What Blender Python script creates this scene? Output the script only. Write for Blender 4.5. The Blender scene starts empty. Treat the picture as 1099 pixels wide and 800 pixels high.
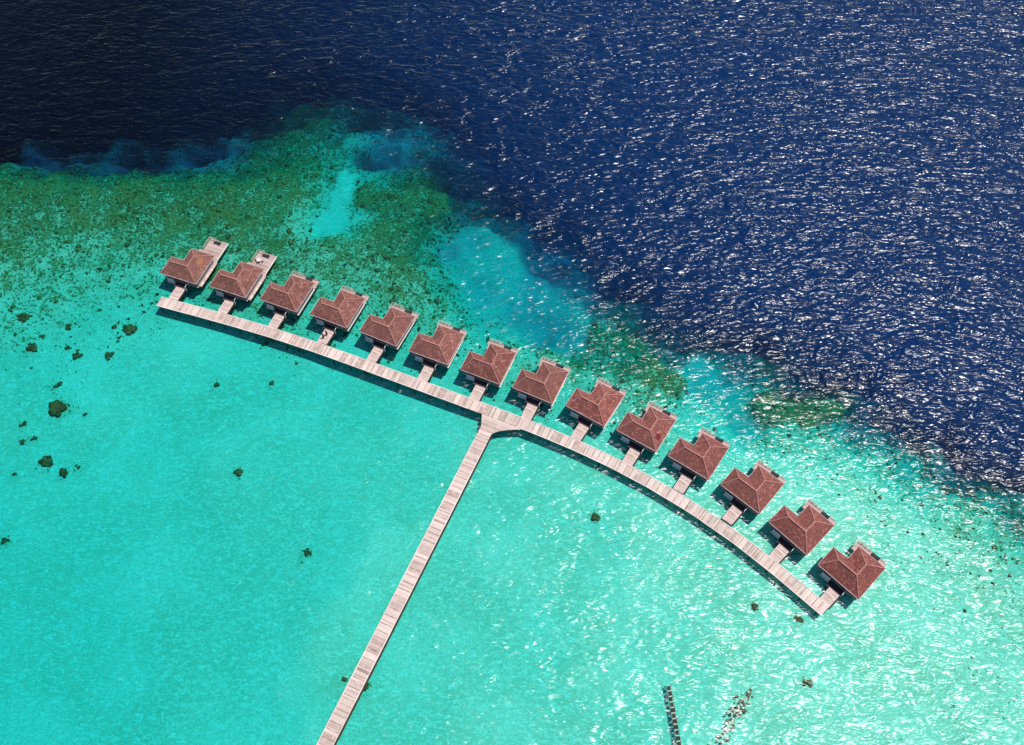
import bpy, bmesh, math, random
import numpy as np
from mathutils import Vector, Matrix
random.seed(7)
rng = np.random.default_rng(11)
S = bpy.context.scene
COL = S.collection
R = math.radians
PI = math.pi

# ------------------------------------------------------------------ world data (metres, z = 0 is the water)
HUTS = [(-86.75, 136.73, -19.8), (-74.0, 132.79, -20.6), (-61.04, 128.81, -21.8), (-48.47, 124.45, -23.2), (-36.2, 119.52, -24.7), (-24.13, 114.09, -22.8), (-11.97, 108.99, -23.6), (0.06, 104.19, -25.0), (12.04, 99.48, -31.9), (23.18, 93.29, -32.5), (34.12, 86.92, -34.7), (44.79, 80.1, -42.1), (53.88, 71.61, -46.5), (62.65, 62.32, -46.3)]
BED = [(-217.2,278.9,35,1),(-170.7,278.9,35,1),(-124.1,278.9,35,1),(-77.5,278.9,35,1),(-30.9,278.9,35,1),(15.7,278.9,35,1),(62.3,278.9,35,1),(108.9,278.9,35,1),(155.4,278.9,35,1),(202.0,278.9,35,1),(-191.9,250.2,35,1),(-159.4,250.2,35,1),(-126.9,250.2,35,1),(-94.4,250.2,35,1),(-61.9,250.2,35,1),(-29.4,250.2,35,1),(3.1,250.2,35,1),(35.6,250.2,35,1),(68.1,250.2,35,1),(100.6,250.2,35,1),(133.1,250.2,35,1),(165.6,250.2,35,1),(198.1,250.2,35,1),(-169.0,224.1,34,1),(-140.8,224.1,34,1),(-112.6,224.1,34,1),(-84.4,224.1,34,1),(-56.2,224.1,34,1),(-28.0,224.1,34,1),(0.1,224.1,34,1),(28.3,224.1,34,1),(56.5,224.1,34,1),(84.7,224.1,34,1),(112.9,224.1,34,1),(141.1,224.1,34,1),(169.2,224.1,34,1),(-165.2,203.4,22,1),(-148.9,203.4,22,1),(-121.8,203.4,22,1),(-94.7,203.4,20,1),(-67.6,203.4,18,1),(-40.5,203.4,20,1),(-13.4,203.4,30,1),(13.7,203.4,34,1),(40.8,203.4,35,1),(81.4,203.4,35,1),(122.1,203.4,35,1),(162.7,203.4,35,1),(-162.4,194.7,14,0.8),(-146.4,194.7,14,0.8),(-133.1,194.7,14,0.8),(-119.8,194.7,14,0.8),(-106.4,194.7,13,0.8),(-93.1,194.7,11,0.8),(-79.8,194.7,10,0.8),(-66.5,194.7,7,0.8),(-55.8,194.7,6,0.8),(-47.8,194.7,8,0.7),(-31.8,194.7,14,0.6),(-13.2,194.7,28,0.9),(-160.4,188.5,7,0.3),(-144.6,188.5,7,0.3),(-136.7,188.5,6.5,0.1),(-128.8,188.5,7,0.3),(-122.2,188.5,9,0.8),(-115.7,188.5,7,0.1),(-105.1,188.5,8,0.6),(-94.6,188.5,6.5,0.15),(-88.0,188.5,6.5,0.1),(-80.1,188.5,6,0.2),(-73.6,188.5,4,0.7),(-65.3,187.5,3,0.85),(-52.2,187.5,3,0.8),(-43.3,188.5,5,0.3),(-36.7,188.5,6.5,0.1),(-28.8,188.5,10,0.3),(-18.3,188.5,22,0.8),(-156.4,178.8,2.4,0.9),(-141.0,178.8,2.4,0.9),(-125.6,178.8,2.4,0.9),(-110.2,178.7,2.3,0.9),(-89.6,178.5,2.1,0.9),(-69.0,178.3,1.9,0.95),(-56.2,178.4,2,0.9),(-50.0,179.0,2.6,0.7),(-45.8,179.7,3.4,0),(-41.3,180.3,4,0.3),(-36.1,180.3,6,0.15),(-28.3,180.3,8,0.6),(-18.0,180.3,20,0.9),(-2.5,180.3,32,1),(-153.2,169.7,1.8,0.85),(-139.4,169.7,1.8,0.85),(-125.6,169.7,1.8,0.85),(-111.7,169.7,1.8,0.85),(-97.9,169.7,1.8,0.85),(-84.1,169.7,1.8,0.85),(-70.3,169.7,1.8,0.85),(-56.4,169.7,1.8,0.85),(-52.7,169.9,2,0.8),(-48.5,171.0,3.2,0),(-43.5,171.1,3.3,0),(-36.4,170.3,2.4,0.8),(-30.2,170.4,2.6,0.9),(-24.0,171.3,3.5,0.9),(-15.1,171.7,14,0.8),(-2.4,171.7,28,1),(12.8,171.7,33,1),(33.2,171.7,35,1),(-51.0,163.5,3,0.0),(-46.0,163.7,3.2,0),(-39.6,163.0,2.4,0.7),(-149.3,157.6,1.7,0.75),(-134.6,157.6,1.7,0.72),(-115.0,157.6,1.7,0.68),(-95.4,157.6,1.7,0.68),(-75.8,157.6,1.7,0.75),(-58.7,157.7,1.8,0.8),(-54.3,157.8,1.9,0.8),(-49.7,158.8,3.1,0),(-46.2,158.6,2.9,0.1),(-39.6,157.9,2.1,0.85),(-29.3,157.8,2,0.9),(-19.6,158.7,3,0.9),(-13.5,159.5,8,0.4),(-4.8,159.5,14,0.5),(7.6,159.5,28,1),(22.4,159.5,33,1),(-146.5,148.9,1.7,0.65),(-132.1,148.9,1.7,0.62),(-112.8,148.8,1.6,0.52),(-96.0,148.8,1.6,0.52),(-76.8,148.8,1.6,0.6),(-60.0,148.9,1.7,0.68),(-48.0,149.0,1.8,0.7),(-43.2,149.0,1.8,0.68),(-28.8,149.1,2,0.78),(-18.0,149.4,2.4,0.85),(-12.0,150.7,4.5,0.05),(-4.7,150.7,5,0),(2.6,150.7,6,0),(9.9,150.7,12,0.2),(19.6,150.7,24,0.8),(36.6,150.7,33,1),(-143.1,138.4,1.6,0.5),(-129.0,138.4,1.6,0.46),(-114.9,138.4,1.6,0.42),(-100.8,138.4,1.6,0.36),(-89.1,138.3,1.5,0.33),(-67.9,138.3,1.5,0.45),(-49.2,138.4,1.6,0.5),(-35.1,138.4,1.6,0.52),(-23.4,138.5,1.8,0.62),(-16.4,138.8,2.2,0.7),(-10.6,140.2,4.2,0),(0.1,140.2,4.7,0.03),(12.0,140.2,5.5,0.05),(20.3,140.2,10,0.3),(28.7,140.2,20,0.7),(42.9,140.2,32,1),(-139.5,127.0,1.6,0.4),(-125.7,127.0,1.6,0.38),(-112.0,127.0,1.6,0.34),(-98.3,127.0,1.6,0.26),(-86.8,126.9,1.5,0.15),(-50.2,126.9,1.45,0.28),(-29.6,126.9,1.5,0.33),(-18.2,126.9,1.5,0.42),(-10.2,127.6,2.5,0.5),(-2.2,128.5,3.8,0.1),(9.4,128.6,4.3,0.03),(16.3,128.6,4.8,0.2),(23.3,128.6,7,0.5),(32.6,128.6,14,0.7),(44.2,128.6,24,0.9),(58.1,128.6,33,1),(-136.4,117.5,1.6,0.28),(-123.0,117.5,1.6,0.26),(-109.6,117.5,1.6,0.2),(-96.1,117.5,1.6,0.12),(-78.2,117.5,1.5,0.02),(-24.5,117.4,1.4,0.18),(-6.6,117.5,1.6,0.3),(2.4,117.6,1.8,0.32),(11.4,118.1,2.5,0.42),(20.4,118.2,2.6,0.5),(29.4,118.4,3,0.6),(38.7,119.0,6,0.5),(47.7,119.0,10,0.4),(56.8,119.0,16,0.7),(70.4,119.0,28,1),(-133.5,108.4,1.6,0.15),(-120.4,108.4,1.6,0.12),(-107.3,108.4,1.6,0.08),(-94.1,108.4,1.6,0.03),(-65.6,108.4,1.55,0),(-32.7,108.4,1.5,0),(-10.8,108.3,1.4,0.1),(6.7,108.3,1.4,0.22),(22.0,108.4,1.6,0.45),(30.8,108.6,1.8,0.7),(37.5,108.8,2.2,0.5),(44.3,109.4,3.3,0.05),(53.4,109.8,4,0.1),(61.1,109.8,5,0.6),(71.1,109.8,10,0.8),(82.2,109.8,22,0.9),(95.6,109.8,30,1),(113.3,109.8,33,1),(133.3,109.8,34,1),(-131.2,101.0,1.7,0.05),(-118.3,101.0,1.7,0.04),(-96.8,101.0,1.7,0),(10.9,100.9,1.4,0.1),(23.8,100.9,1.4,0.15),(32.4,100.9,1.5,0.25),(41.1,101.2,2,0.22),(47.8,101.7,3,0.08),(54.3,101.7,3,0.05),(61.6,101.3,2.2,0.8),(69.3,101.5,2.5,0.85),(78.6,102.3,8,0.6),(87.3,102.3,14,0.8),(98.2,102.3,22,0.9),(111.3,102.3,30,1),(130.9,102.3,33,1),(48.6,92.7,1.8,0.08),(57.2,92.9,2.2,0.1),(63.5,92.8,2,0.5),(70.0,93.0,2.4,0.42),(78.0,93.8,4,0.35),(87.7,93.8,8,0.5),(96.2,93.8,13,0.7),(106.9,93.8,20,0.8),(119.7,93.8,28,0.9),(134.6,93.8,33,1),(39.3,84.4,1.4,0.02),(55.8,84.5,1.5,0.06),(68.3,84.6,1.7,0.16),(78.8,84.7,2,0.25),(88.6,85.1,3,0.35),(98.5,85.6,6,0.5),(106.8,85.6,10,0.6),(117.3,85.6,15,0.7),(131.9,85.6,24,0.8),(62.6,75.6,1.4,0.06),(76.8,75.6,1.5,0.16),(89.0,75.7,1.7,0.28),(99.4,75.9,2.2,0.4),(110.3,76.5,3.5,0.5),(122.8,76.7,6,0.6),(64.9,65.1,1.4,0.03),(74.7,65.1,1.4,0.09),(88.5,65.2,1.5,0.2),(98.3,65.2,1.6,0.3),(108.3,65.3,1.8,0.32),(124.8,65.7,3,0.4),(65.9,49.5,1.4,0),(77.2,49.5,1.4,0.08),(88.5,49.5,1.4,0.18),(103.6,49.5,1.5,0.22),(118.8,49.6,1.7,0.25),(56.1,35.1,1.4,0.05),(72.3,35.1,1.4,0.1),(84.9,35.1,1.4,0.15),(99.4,35.1,1.4,0.2),(43.7,23.5,1.5,0.05),(69.8,23.5,1.4,0.1),(96.0,23.5,1.4,0.15),(-126.9,87.0,2,0),(-104.0,87.0,2,0),(-83.2,87.0,2,0),(-51.9,86.9,1.8,0),(-26.9,86.8,1.6,0),(-4.0,86.7,1.5,0),(18.8,86.7,1.4,0),(-120.1,65.4,2.1,0),(-92.5,65.4,2.1,0),(-68.8,65.3,2,0),(-45.2,65.3,1.9,0),(-19.6,65.2,1.7,0),(9.9,65.2,1.5,0),(39.3,65.1,1.4,0),(-113.9,46.0,2.2,0),(-87.8,46.0,2.2,0),(-55.9,45.9,2,0),(-27.9,45.9,1.7,0),(0.1,45.9,1.6,0),(28.0,45.8,1.5,0),(50.3,45.8,1.4,0),(-108.3,28.5,2.2,0),(-83.4,28.5,2.2,0),(-53.2,28.5,2,0),(-26.5,28.4,1.8,0),(0.1,28.4,1.7,0),(26.7,28.4,1.6,0),(-103.1,12.6,2.0,0),(-50.7,12.6,1.9,0),(0.1,12.6,1.7,0),(50.7,12.6,1.5,0.05)]
CORALS = [(-104.1, 101.4, 2.47), (-98.5, 99.7, 0.57), (-111.8, 97.3, 0.76), (-110.8, 93.0, 0.85), (-108.5, 93.7, 0.57), (-104.5, 87.4, 1.71), (-99.9, 84.9, 1.33), (-96.8, 86.5, 0.57), (-110.3, 84.9, 0.57), (-108.3, 69.3, 0.95), (-96.2, 115.9, 1.24), (-104.1, 116.1, 1.14), (-93.3, 123.1, 1.71), (-115.2, 117.7, 1.52), (-120.2, 126.9, 1.71), (-106.6, 107.9, 0.76), (-97.3, 123.9, 0.76), (-108.3, 124.2, 0.95), (-113.9, 121.2, 0.76), (-60.9, 84.9, 1.14), (-43.6, 66.4, 0.76), (-69.6, 107.6, 0.76), (-56.4, 108.1, 0.76), (18.2, 74.6, 1.14), (57.8, 39.9, 0.95), (49.4, 54.9, 0.85), (58.3, 52.4, 0.95), (-28.6, 39.3, 0.85), (-32.7, 40.4, 0.67), (-116.2, 117.5, 0.76), (-106.9, 107.1, 0.57), (-95.1, 120.9, 0.57)]
MID = [[-86.41, 129.72], [-74.98, 126.18], [-67.31, 123.89], [-57.37, 120.6], [-47.76, 117.05], [-35.97, 112.14], [-24.28, 107.08], [-12.7, 102.37], [-6.08, 99.68], [-1.41, 97.55], [8.02, 93.82], [15.93, 89.68], [20.27, 87.52], [29.63, 82.19], [39.27, 75.88], [48.38, 68.35], [56.31, 60.39], [59.7, 56.78], [63.17, 53.33]]
RUIN = [(30.41,38.96),(31.45,28.11)]
RUB = [(46.37,37.98),(44.23,35.38),(41.94,32.82),(39.08,28.15)]
FEAT = [([(-45.7,174.2),(-46.5,166.8),(-49.7,156.5)],2.5,2.6,0.0),([(-37.6,184.6),(-32.6,187.5),(-28.5,185.3)],3.5,11,0.1),([(-10.8,149.9),(-1.1,139.4),(11.6,126.6)],8.5,5.2,0.1),([(43.3,110.5),(50.4,105.5),(55.1,99.3)],5.5,4.6,0.03),([(-137.1,186.8),(-127.7,185.7),(-123.8,186.1)],2.4,12.5,0.1),([(-115.4,186.8),(-114.2,186.1),(-112.9,187.1)],2.0,12.5,0.1),([(-94.6,187.5),(-87.7,188.6),(-79.8,188.2)],2.4,12,0.1),([(61.9,101.7),(67.5,100.0),(73.8,101.7)],4.0,2.3,0.95),([(31.3,113.1),(33.8,110.5),(37.1,108.0)],3.6,2.0,0.85),([(20.6,122.4),(25.0,119.2),(29.3,115.8)],3.5,3.0,0.75),([(-37.4,165.8),(-27.2,162.6),(-19.9,165.8)],5,2.3,0.9)]
OCEAN = [(53.9,175.1,34,1),(51.9,157.0,34,1),(50.1,140.2,34,1),(77.0,175.1,34,1),(74.1,157.0,34,1),(71.5,140.2,34,1),(100.0,175.1,34,1),(96.3,157.0,34,1),(92.9,140.2,34,1),(123.1,175.1,34,1),(118.5,157.0,34,1),(114.3,140.2,34,1),(146.1,175.1,34,1),(140.7,157.0,34,1),(135.7,140.2,34,1),(166.6,175.1,34,1),(160.5,157.0,34,1),(154.7,140.2,34,1),(64.6,125.9,33,1),(80.7,125.9,33,1),(99.2,125.9,33,1),(117.6,125.9,33,1),(136.0,125.9,33,1),(154.4,125.9,33,1),(85.0,112.4,31,1),(100.6,112.4,31,1),(116.2,112.4,31,1),(131.9,112.4,31,1),(149.7,112.4,31,1),(38.6,175.1,34,1),(34.8,158.6,34,1),(136.6,99.8,33,1),(144.5,85.6,32,1)]
REEF = [(-46.1,184.9,3.4,0.85),(-44.1,179.9,2.8,0.9),(-48.2,178.9,2.6,0.9),(-42.5,182.4,3.2,0.8),(-50.3,182.4,3,0.8),(-56.1,165.4,1.9,0.85),(-55.1,157.3,1.9,0.8),(-37.3,165.4,2.4,0.8),(-40.0,173.7,3.5,0.5),(-54.5,173.7,2.2,0.85),(-49.7,152.6,2.2,0.5),(-59.6,184.1,2.8,0.85),(-68.9,185.9,3.2,0.85)]
DECK = 1.1          # top of every timber deck
EAVE = 3.2          # eave height of the bungalows
SUN_DIR = Vector((0.37, 0.19, 1.0)).normalized()

# ------------------------------------------------------------------ small mesh builder
class MB:
    def __init__(self): self.v = []; self.f = []; self.t = []
    def add(self, vs, fs, tone=0.5):
        o = len(self.v); self.v += [tuple(p) for p in vs]; self.f += [tuple(o+i for i in f) for f in fs]; self.t += [tone]*len(vs)
    def box(self, x0, x1, y0, y1, z0, z1, tone=0.5):
        self.add([(x0,y0,z0),(x1,y0,z0),(x1,y1,z0),(x0,y1,z0),(x0,y0,z1),(x1,y0,z1),(x1,y1,z1),(x0,y1,z1)],
                 [(0,3,2,1),(4,5,6,7),(0,1,5,4),(1,2,6,5),(2,3,7,6),(3,0,4,7)], tone)
    def quadbox(self, a, b, c, d, z0, z1, tone=0.5):
        self.add([(*a,z0),(*b,z0),(*c,z0),(*d,z0),(*a,z1),(*b,z1),(*c,z1),(*d,z1)],
                 [(0,3,2,1),(4,5,6,7),(0,1,5,4),(1,2,6,5),(2,3,7,6),(3,0,4,7)], tone)
    def bar(self, p, q, w, h, tone=0.5, up=(0,0,1)):
        p = Vector(p); q = Vector(q); d = (q-p).normalized(); u = Vector(up)
        s = d.cross(u)
        if s.length < 1e-4: s = d.cross(Vector((1,0,0)))
        s.normalize(); n = s.cross(d).normalized(); s *= w/2; n *= h/2
        vs = [p-s-n, p+s-n, p+s+n, p-s+n, q-s-n, q+s-n, q+s+n, q-s+n]
        self.add(vs, [(0,3,2,1),(4,5,6,7),(0,1,5,4),(1,2,6,5),(2,3,7,6),(3,0,4,7)], tone)
    def cyl(self, x, y, z0, z1, r, n=10, r1=None, tone=0.5):
        r1 = r if r1 is None else r1
        vs = [(x+r*math.cos(2*PI*i/n), y+r*math.sin(2*PI*i/n), z0) for i in range(n)]
        vs += [(x+r1*math.cos(2*PI*i/n), y+r1*math.sin(2*PI*i/n), z1) for i in range(n)]
        fs = [(i,(i+1)%n,n+(i+1)%n,n+i) for i in range(n)] + [tuple(range(n-1,-1,-1)), tuple(range(n,2*n))]
        self.add(vs, fs, tone)
    def build(self, name, mat, parent=None, smooth=False, bevel=0):
        me = bpy.data.meshes.new(name); me.from_pydata(self.v, [], self.f); me.update()
        at = me.attributes.new('tone', 'FLOAT', 'POINT'); at.data.foreach_set('value', self.t)
        if mat: me.materials.append(mat)
        if smooth: me.polygons.foreach_set('use_smooth', [True]*len(me.polygons))
        o = bpy.data.objects.new(name, me); COL.objects.link(o)
        if parent: o.parent = parent
        if bevel:
            b = o.modifiers.new('bevel', 'BEVEL'); b.width = bevel; b.segments = 2; b.limit_method = 'ANGLE'
        return o

def empty(name, loc, rz=0.0):
    o = bpy.data.objects.new(name, None); COL.objects.link(o); o.location = loc; o.rotation_euler = (0,0,rz)
    o.empty_display_size = 0.5
    return o
def tag(o, label=None, cat=None, group=None, kind=None):
    if label: o['label'] = label
    if cat: o['category'] = cat
    if group: o['group'] = group
    if kind: o['kind'] = kind
    return o
def copy_tree(o, parent=None):
    c = o.copy(); COL.objects.link(c)
    if parent: c.parent = parent
    for ch in list(o.children): copy_tree(ch, c)
    return c

# ------------------------------------------------------------------ materials
class NT:
    def __init__(self, name):
        self.m = bpy.data.materials.new(name); self.m.use_nodes = True
        self.t = self.m.node_tree; self.t.nodes.clear()
        self.out = self.n('ShaderNodeOutputMaterial')
    def n(self, typ, **kw):
        nd = self.t.nodes.new(typ)
        for k, v in kw.items(): setattr(nd, k, v)
        return nd
    def l(self, a, b): self.t.links.new(a, b)
    def val(self, sock, v):
        if isinstance(v, bpy.types.NodeSocket): self.l(v, sock)
        else: sock.default_value = v
    def math(self, op, a, b=0.0, c=0.0, clamp=False):
        nd = self.n('ShaderNodeMath', operation=op, use_clamp=clamp)
        for s, v in zip(nd.inputs, (a, b, c)): self.val(s, v)
        return nd.outputs[0]
    def mix(self, f, a, b):
        nd = self.n('ShaderNodeMix', data_type='RGBA')
        self.val(nd.inputs[0], f)
        for s, v in ((nd.inputs[6], a), (nd.inputs[7], b)):
            self.val(s, (*v, 1) if isinstance(v, tuple) and len(v) == 3 else v)
        return nd.outputs[2]
    def coord(self): return self.n('ShaderNodeTexCoord').outputs['Object']
    def attr(self, name): return self.n('ShaderNodeAttribute', attribute_name=name).outputs['Fac']
    def mapping(self, vec, rot=(0,0,0), scale=(1,1,1), loc=(0,0,0)):
        nd = self.n('ShaderNodeMapping'); self.l(vec, nd.inputs[0])
        nd.inputs['Location'].default_value = loc; nd.inputs['Rotation'].default_value = rot; nd.inputs['Scale'].default_value = scale
        return nd.outputs[0]
    def noise(self, vec, scale, detail=2.0, rough=0.5, dist=0.0):
        nd = self.n('ShaderNodeTexNoise'); self.l(vec, nd.inputs['Vector'])
        nd.inputs['Scale'].default_value = scale; nd.inputs['Detail'].default_value = detail
        nd.inputs['Roughness'].default_value = rough; nd.inputs['Distortion'].default_value = dist
        return nd.outputs['Fac']
    def smooth(self, v, a, b, lo=0.0, hi=1.0):
        nd = self.n('ShaderNodeMapRange', interpolation_type='SMOOTHSTEP'); self.val(nd.inputs[0], v)
        self.val(nd.inputs[1], a); self.val(nd.inputs[2], b); nd.inputs[3].default_value = lo; nd.inputs[4].default_value = hi
        return nd.outputs[0]
    def bump(self, h, dist, strength=1.0):
        nd = self.n('ShaderNodeBump'); self.l(h, nd.inputs['Height'])
        nd.inputs['Distance'].default_value = dist; nd.inputs['Strength'].default_value = strength
        return nd.outputs[0]
    def principled(self, col, rough=0.7, normal=None, spec=0.3):
        p = self.n('ShaderNodeBsdfPrincipled'); self.val(p.inputs['Base Color'], (*col, 1) if isinstance(col, tuple) else col)
        self.val(p.inputs['Roughness'], rough); p.inputs['Specular IOR Level'].default_value = spec
        if normal is not None: self.l(normal, p.inputs['Normal'])
        self.l(p.outputs[0], self.out.inputs['Surface']); return self.m

def wood(name, light, dark, grain=(1,1,1), rough=0.75, hue=None):
    t = NT(name); c = t.coord()
    n1 = t.noise(c, 0.45, 3.0, 0.6); n2 = t.noise(t.mapping(c, scale=grain), 6.0, 3.0, 0.6)
    f = t.math('ADD', t.math('MULTIPLY', t.attr('tone'), 1.0), t.math('MULTIPLY', t.math('SUBTRACT', n1, 0.5), 0.55))
    f = t.math('ADD', f, t.math('MULTIPLY', t.math('SUBTRACT', n2, 0.5), 0.35), clamp=True)
    col = t.mix(f, dark, light)
    if hue: col = t.mix(t.smooth(t.noise(c, 0.9, 1.0), 0.5, 0.75), col, hue)
    return t.principled(col, rough, t.bump(n2, 0.01), 0.25)

def plain(name, col, rough=0.6, var=0.15, scale=3.0, spec=0.3, rnd=0.0):
    t = NT(name); c = t.coord()
    n = t.noise(c, scale, 3.0, 0.6)
    dark = tuple(x*(1-var) for x in col); light = tuple(min(1, x*(1+var)) for x in col)
    k = t.mix(t.smooth(n, 0.3, 0.7), dark, light)
    return t.principled(k, rough, t.bump(n, 0.01), spec)

M = {}
M['planks'] = wood('weathered_planks', (.79,.655,.585), (.33,.225,.19), (1,1,1), hue=(.70,.49,.46))
M['deck'] = wood('brown_grey_deck_boards', (.60,.46,.42), (.26,.18,.155), (1,1,1), hue=(.52,.36,.33))
M['edge'] = wood('bleached_edge_timber', (.85,.80,.74), (.55,.46,.40))
M['pile'] = wood('wet_pile_timber', (.16,.13,.10), (.05,.045,.04))
M['porch'] = wood('shaded_porch_boards', (.10,.075,.085), (.035,.028,.035))  # the porch's shade is put into the board colour
M['wallwood'] = wood('bungalow_wall_boards', (.62,.54,.54), (.42,.34,.34))
M['render'] = plain('pale_lavender_render', (.56,.54,.62), .8, .1)
M['white'] = plain('white_painted_timber', (.82,.76,.74), .5, .06)
M['fascia'] = plain('pale_pink_fascia', (.70,.55,.52), .6, .12)
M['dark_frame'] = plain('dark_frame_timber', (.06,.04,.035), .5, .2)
M['black'] = plain('rotten_black_boards', (.045,.030,.022), .9, .45)
M['cushion'] = plain('charcoal_cushion', (.045,.04,.05), .9, .2)
M['glass'] = plain('dark_window_glass', (.03,.04,.05), .08, .05, spec=0.6)
M['metal'] = plain('brushed_steel', (.5,.5,.5), .3, .05)
M['patch_orange'] = plain('orange_shingle_patch', (.36,.14,.05), .85, .25, 5)
M['patch_red'] = plain('dark_red_shingle_patch', (.17,.022,.03), .85, .2, 5)
M['table'] = plain('pale_table_top', (.75,.62,.58), .6, .08)

def roof_mat():
    t = NT('red_brown_shingles'); g = t.n('ShaderNodeNewGeometry'); c = t.coord()
    sx = t.n('ShaderNodeSeparateXYZ'); t.l(c, sx.inputs[0])
    nzw = t.noise(c, 1.3, 2.0)
    z = t.math('ADD', sx.outputs['Z'], t.math('MULTIPLY', nzw, 0.03))
    course = t.math('FRACT', t.math('MULTIPLY', z, 6.0))
    joint = t.smooth(course, 0.0, 0.28)
    info = t.n('ShaderNodeObjectInfo')
    sh_ = t.n('ShaderNodeVectorMath', operation='ADD'); cmb = t.n('ShaderNodeCombineXYZ')
    for k_ in (0,1): t.l(t.math('MULTIPLY', info.outputs['Random'], 61.0+23*k_), cmb.inputs[k_])
    t.l(c, sh_.inputs[0]); t.l(cmb.outputs[0], sh_.inputs[1]); c = sh_.outputs[0]
    n1 = t.noise(c, 0.8, 4.0, 0.65); n2 = t.noise(t.mapping(c, scale=(1,1,3)), 5.0, 3.0, 0.7)
    vor = t.n('ShaderNodeTexVoronoi', feature='F1'); t.l(t.mapping(c, scale=(2.3,2.3,4.5)), vor.inputs['Vector']); vor.inputs['Scale'].default_value = 1.0
    sc = t.n('ShaderNodeSeparateColor'); t.l(vor.outputs['Color'], sc.inputs[0])
    col = t.mix(t.smooth(n1, 0.32, 0.68), (.19,.048,.043), (.295,.094,.080))
    col = t.mix(t.math('MULTIPLY', sc.outputs[0], 0.8), col, (.115,.036,.032))
    col = t.mix(t.smooth(sc.outputs[1], .72, .95, 0, .7), col, (.46,.20,.175))
    col = t.mix(t.smooth(n2, 0.48, 0.72, 0, 0.6), col, (.40,.185,.16))
    mu = t.n('ShaderNodeMix', data_type='RGBA', blend_type='MULTIPLY'); mu.inputs[0].default_value = 1.0; t.l(col, mu.inputs[6]); t.l(info.outputs['Color'], mu.inputs[7]); col = mu.outputs[2]
    blot = t.noise(t.mapping(c, scale=(1,1,1)), .45, 2.0, 0.6); off = t.math('MULTIPLY', info.outputs['Random'], .18)
    col = t.mix(t.smooth(t.math('ADD', blot, off), .58, .72, 0, .5), col, (.13,.055,.048))
    col = t.mix(t.math('MULTIPLY', info.outputs['Random'], 0.4), col, (.27,.13,.10))
    h = t.math('ADD', t.math('MULTIPLY', course, -0.5), t.math('MULTIPLY', sc.outputs[0], 0.25))
    col = t.mix(t.smooth(t.noise(t.mapping(c, scale=(1,1,.6)), 2.4, 2.0, 0.6), .5, .68, 0, .55), col, (.12,.042,.036))
    col = t.mix(t.math('MULTIPLY', t.math('SUBTRACT', 1.0, joint), 0.35), col, (.11,.035,.03))
    return t.principled(col, .85, t.bump(h, 0.06), .2)
M['roof'] = roof_mat()
def cap_mat():
    t = NT('pale_ridge_tiles'); c = t.coord()
    n = t.noise(c, 3.5, 3.0, 0.6)
    return t.principled(t.mix(t.smooth(n, 0.3, 0.7), (.32,.14,.12), (.48,.25,.215)), .8, t.bump(n, 0.03), .2)
M['cap'] = cap_mat()

# ------------------------------------------------------------------ seabed shape
B = np.array(BED)
B[:,2] = np.where((B[:,2]>5.5)&(B[:,1]>180)&(B[:,0]<-25)&(B[:,2]<12), B[:,2]*1.45, B[:,2])      # sand chute mouths lie deep
B[:,2] = np.where((B[:,0]>-25)&(B[:,2]>3.4)&(B[:,2]<9), B[:,2]*1.55, B[:,2])
B[:,2] = np.where(B[:,2]<1.65, B[:,2]+.35, B[:,2])
B[:,2] = np.where((B[:,1]<110)&(B[:,0]<-30), B[:,2]+.2, B[:,2])
B[:,2] = np.where((B[:,1]>176)&(B[:,1]<183)&(B[:,0]<-60), 3.6, B[:,2])
kx = np.clip((B[:,0]+35)/95, 0, 1); B[:,2] = np.where((B[:,2]<2.4)&(B[:,1]<90), B[:,2]*(1-kx)+(.92+.3*np.maximum(0,B[:,2]-1.85))*kx, B[:,2])
of = (B[:,1] > 185) & (B[:,1] < 216) & (B[:,0] < -25); B[:,2] = np.where(of, np.minimum(36, B[:,2]*np.where(B[:,0] < -75, 1.9, 1.45)), B[:,2])
up = (B[:,1] > 112) & (B[:,0] < 12) & (B[:,2] < 3.2); B[:,3] = np.where(up & (B[:,3] > .1), np.minimum(.95, B[:,3]*1.08+.10), B[:,3])
rt = (B[:,0] >= 0) & (B[:,2] > 1.0) & (B[:,2] < 12) & (B[:,3] > .09) & (B[:,3] < .8); B[:,3] = np.where(rt, B[:,3]+.16, B[:,3])
B = np.vstack([B, REEF, OCEAN])
def vnoise(x, y, scale, seed=0):
    x = np.asarray(x)/scale; y = np.asarray(y)/scale
    xi = np.floor(x).astype(np.int64); yi = np.floor(y).astype(np.int64)
    fx = x-xi; fy = y-yi; fx = fx*fx*(3-2*fx); fy = fy*fy*(3-2*fy)
    def h(a, b):
        n = (a*374761393 + b*668265263 + seed*974634777) & 0x7fffffff
        n = ((n ^ (n >> 13))*1274126177) & 0x7fffffff
        return ((n ^ (n >> 16)) & 0xffff)/65535.0
    return (h(xi,yi)*(1-fx)+h(xi+1,yi)*fx)*(1-fy)+(h(xi,yi+1)*(1-fx)+h(xi+1,yi+1)*fx)*fy
def fbm(x, y, scale, seed=0, n=3):
    a = 0; w = 1; tot = 0
    for i in range(n):
        a = a + w*vnoise(x, y, scale/2**i, seed+i*17); tot += w; w *= .55
    return a/tot
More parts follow.
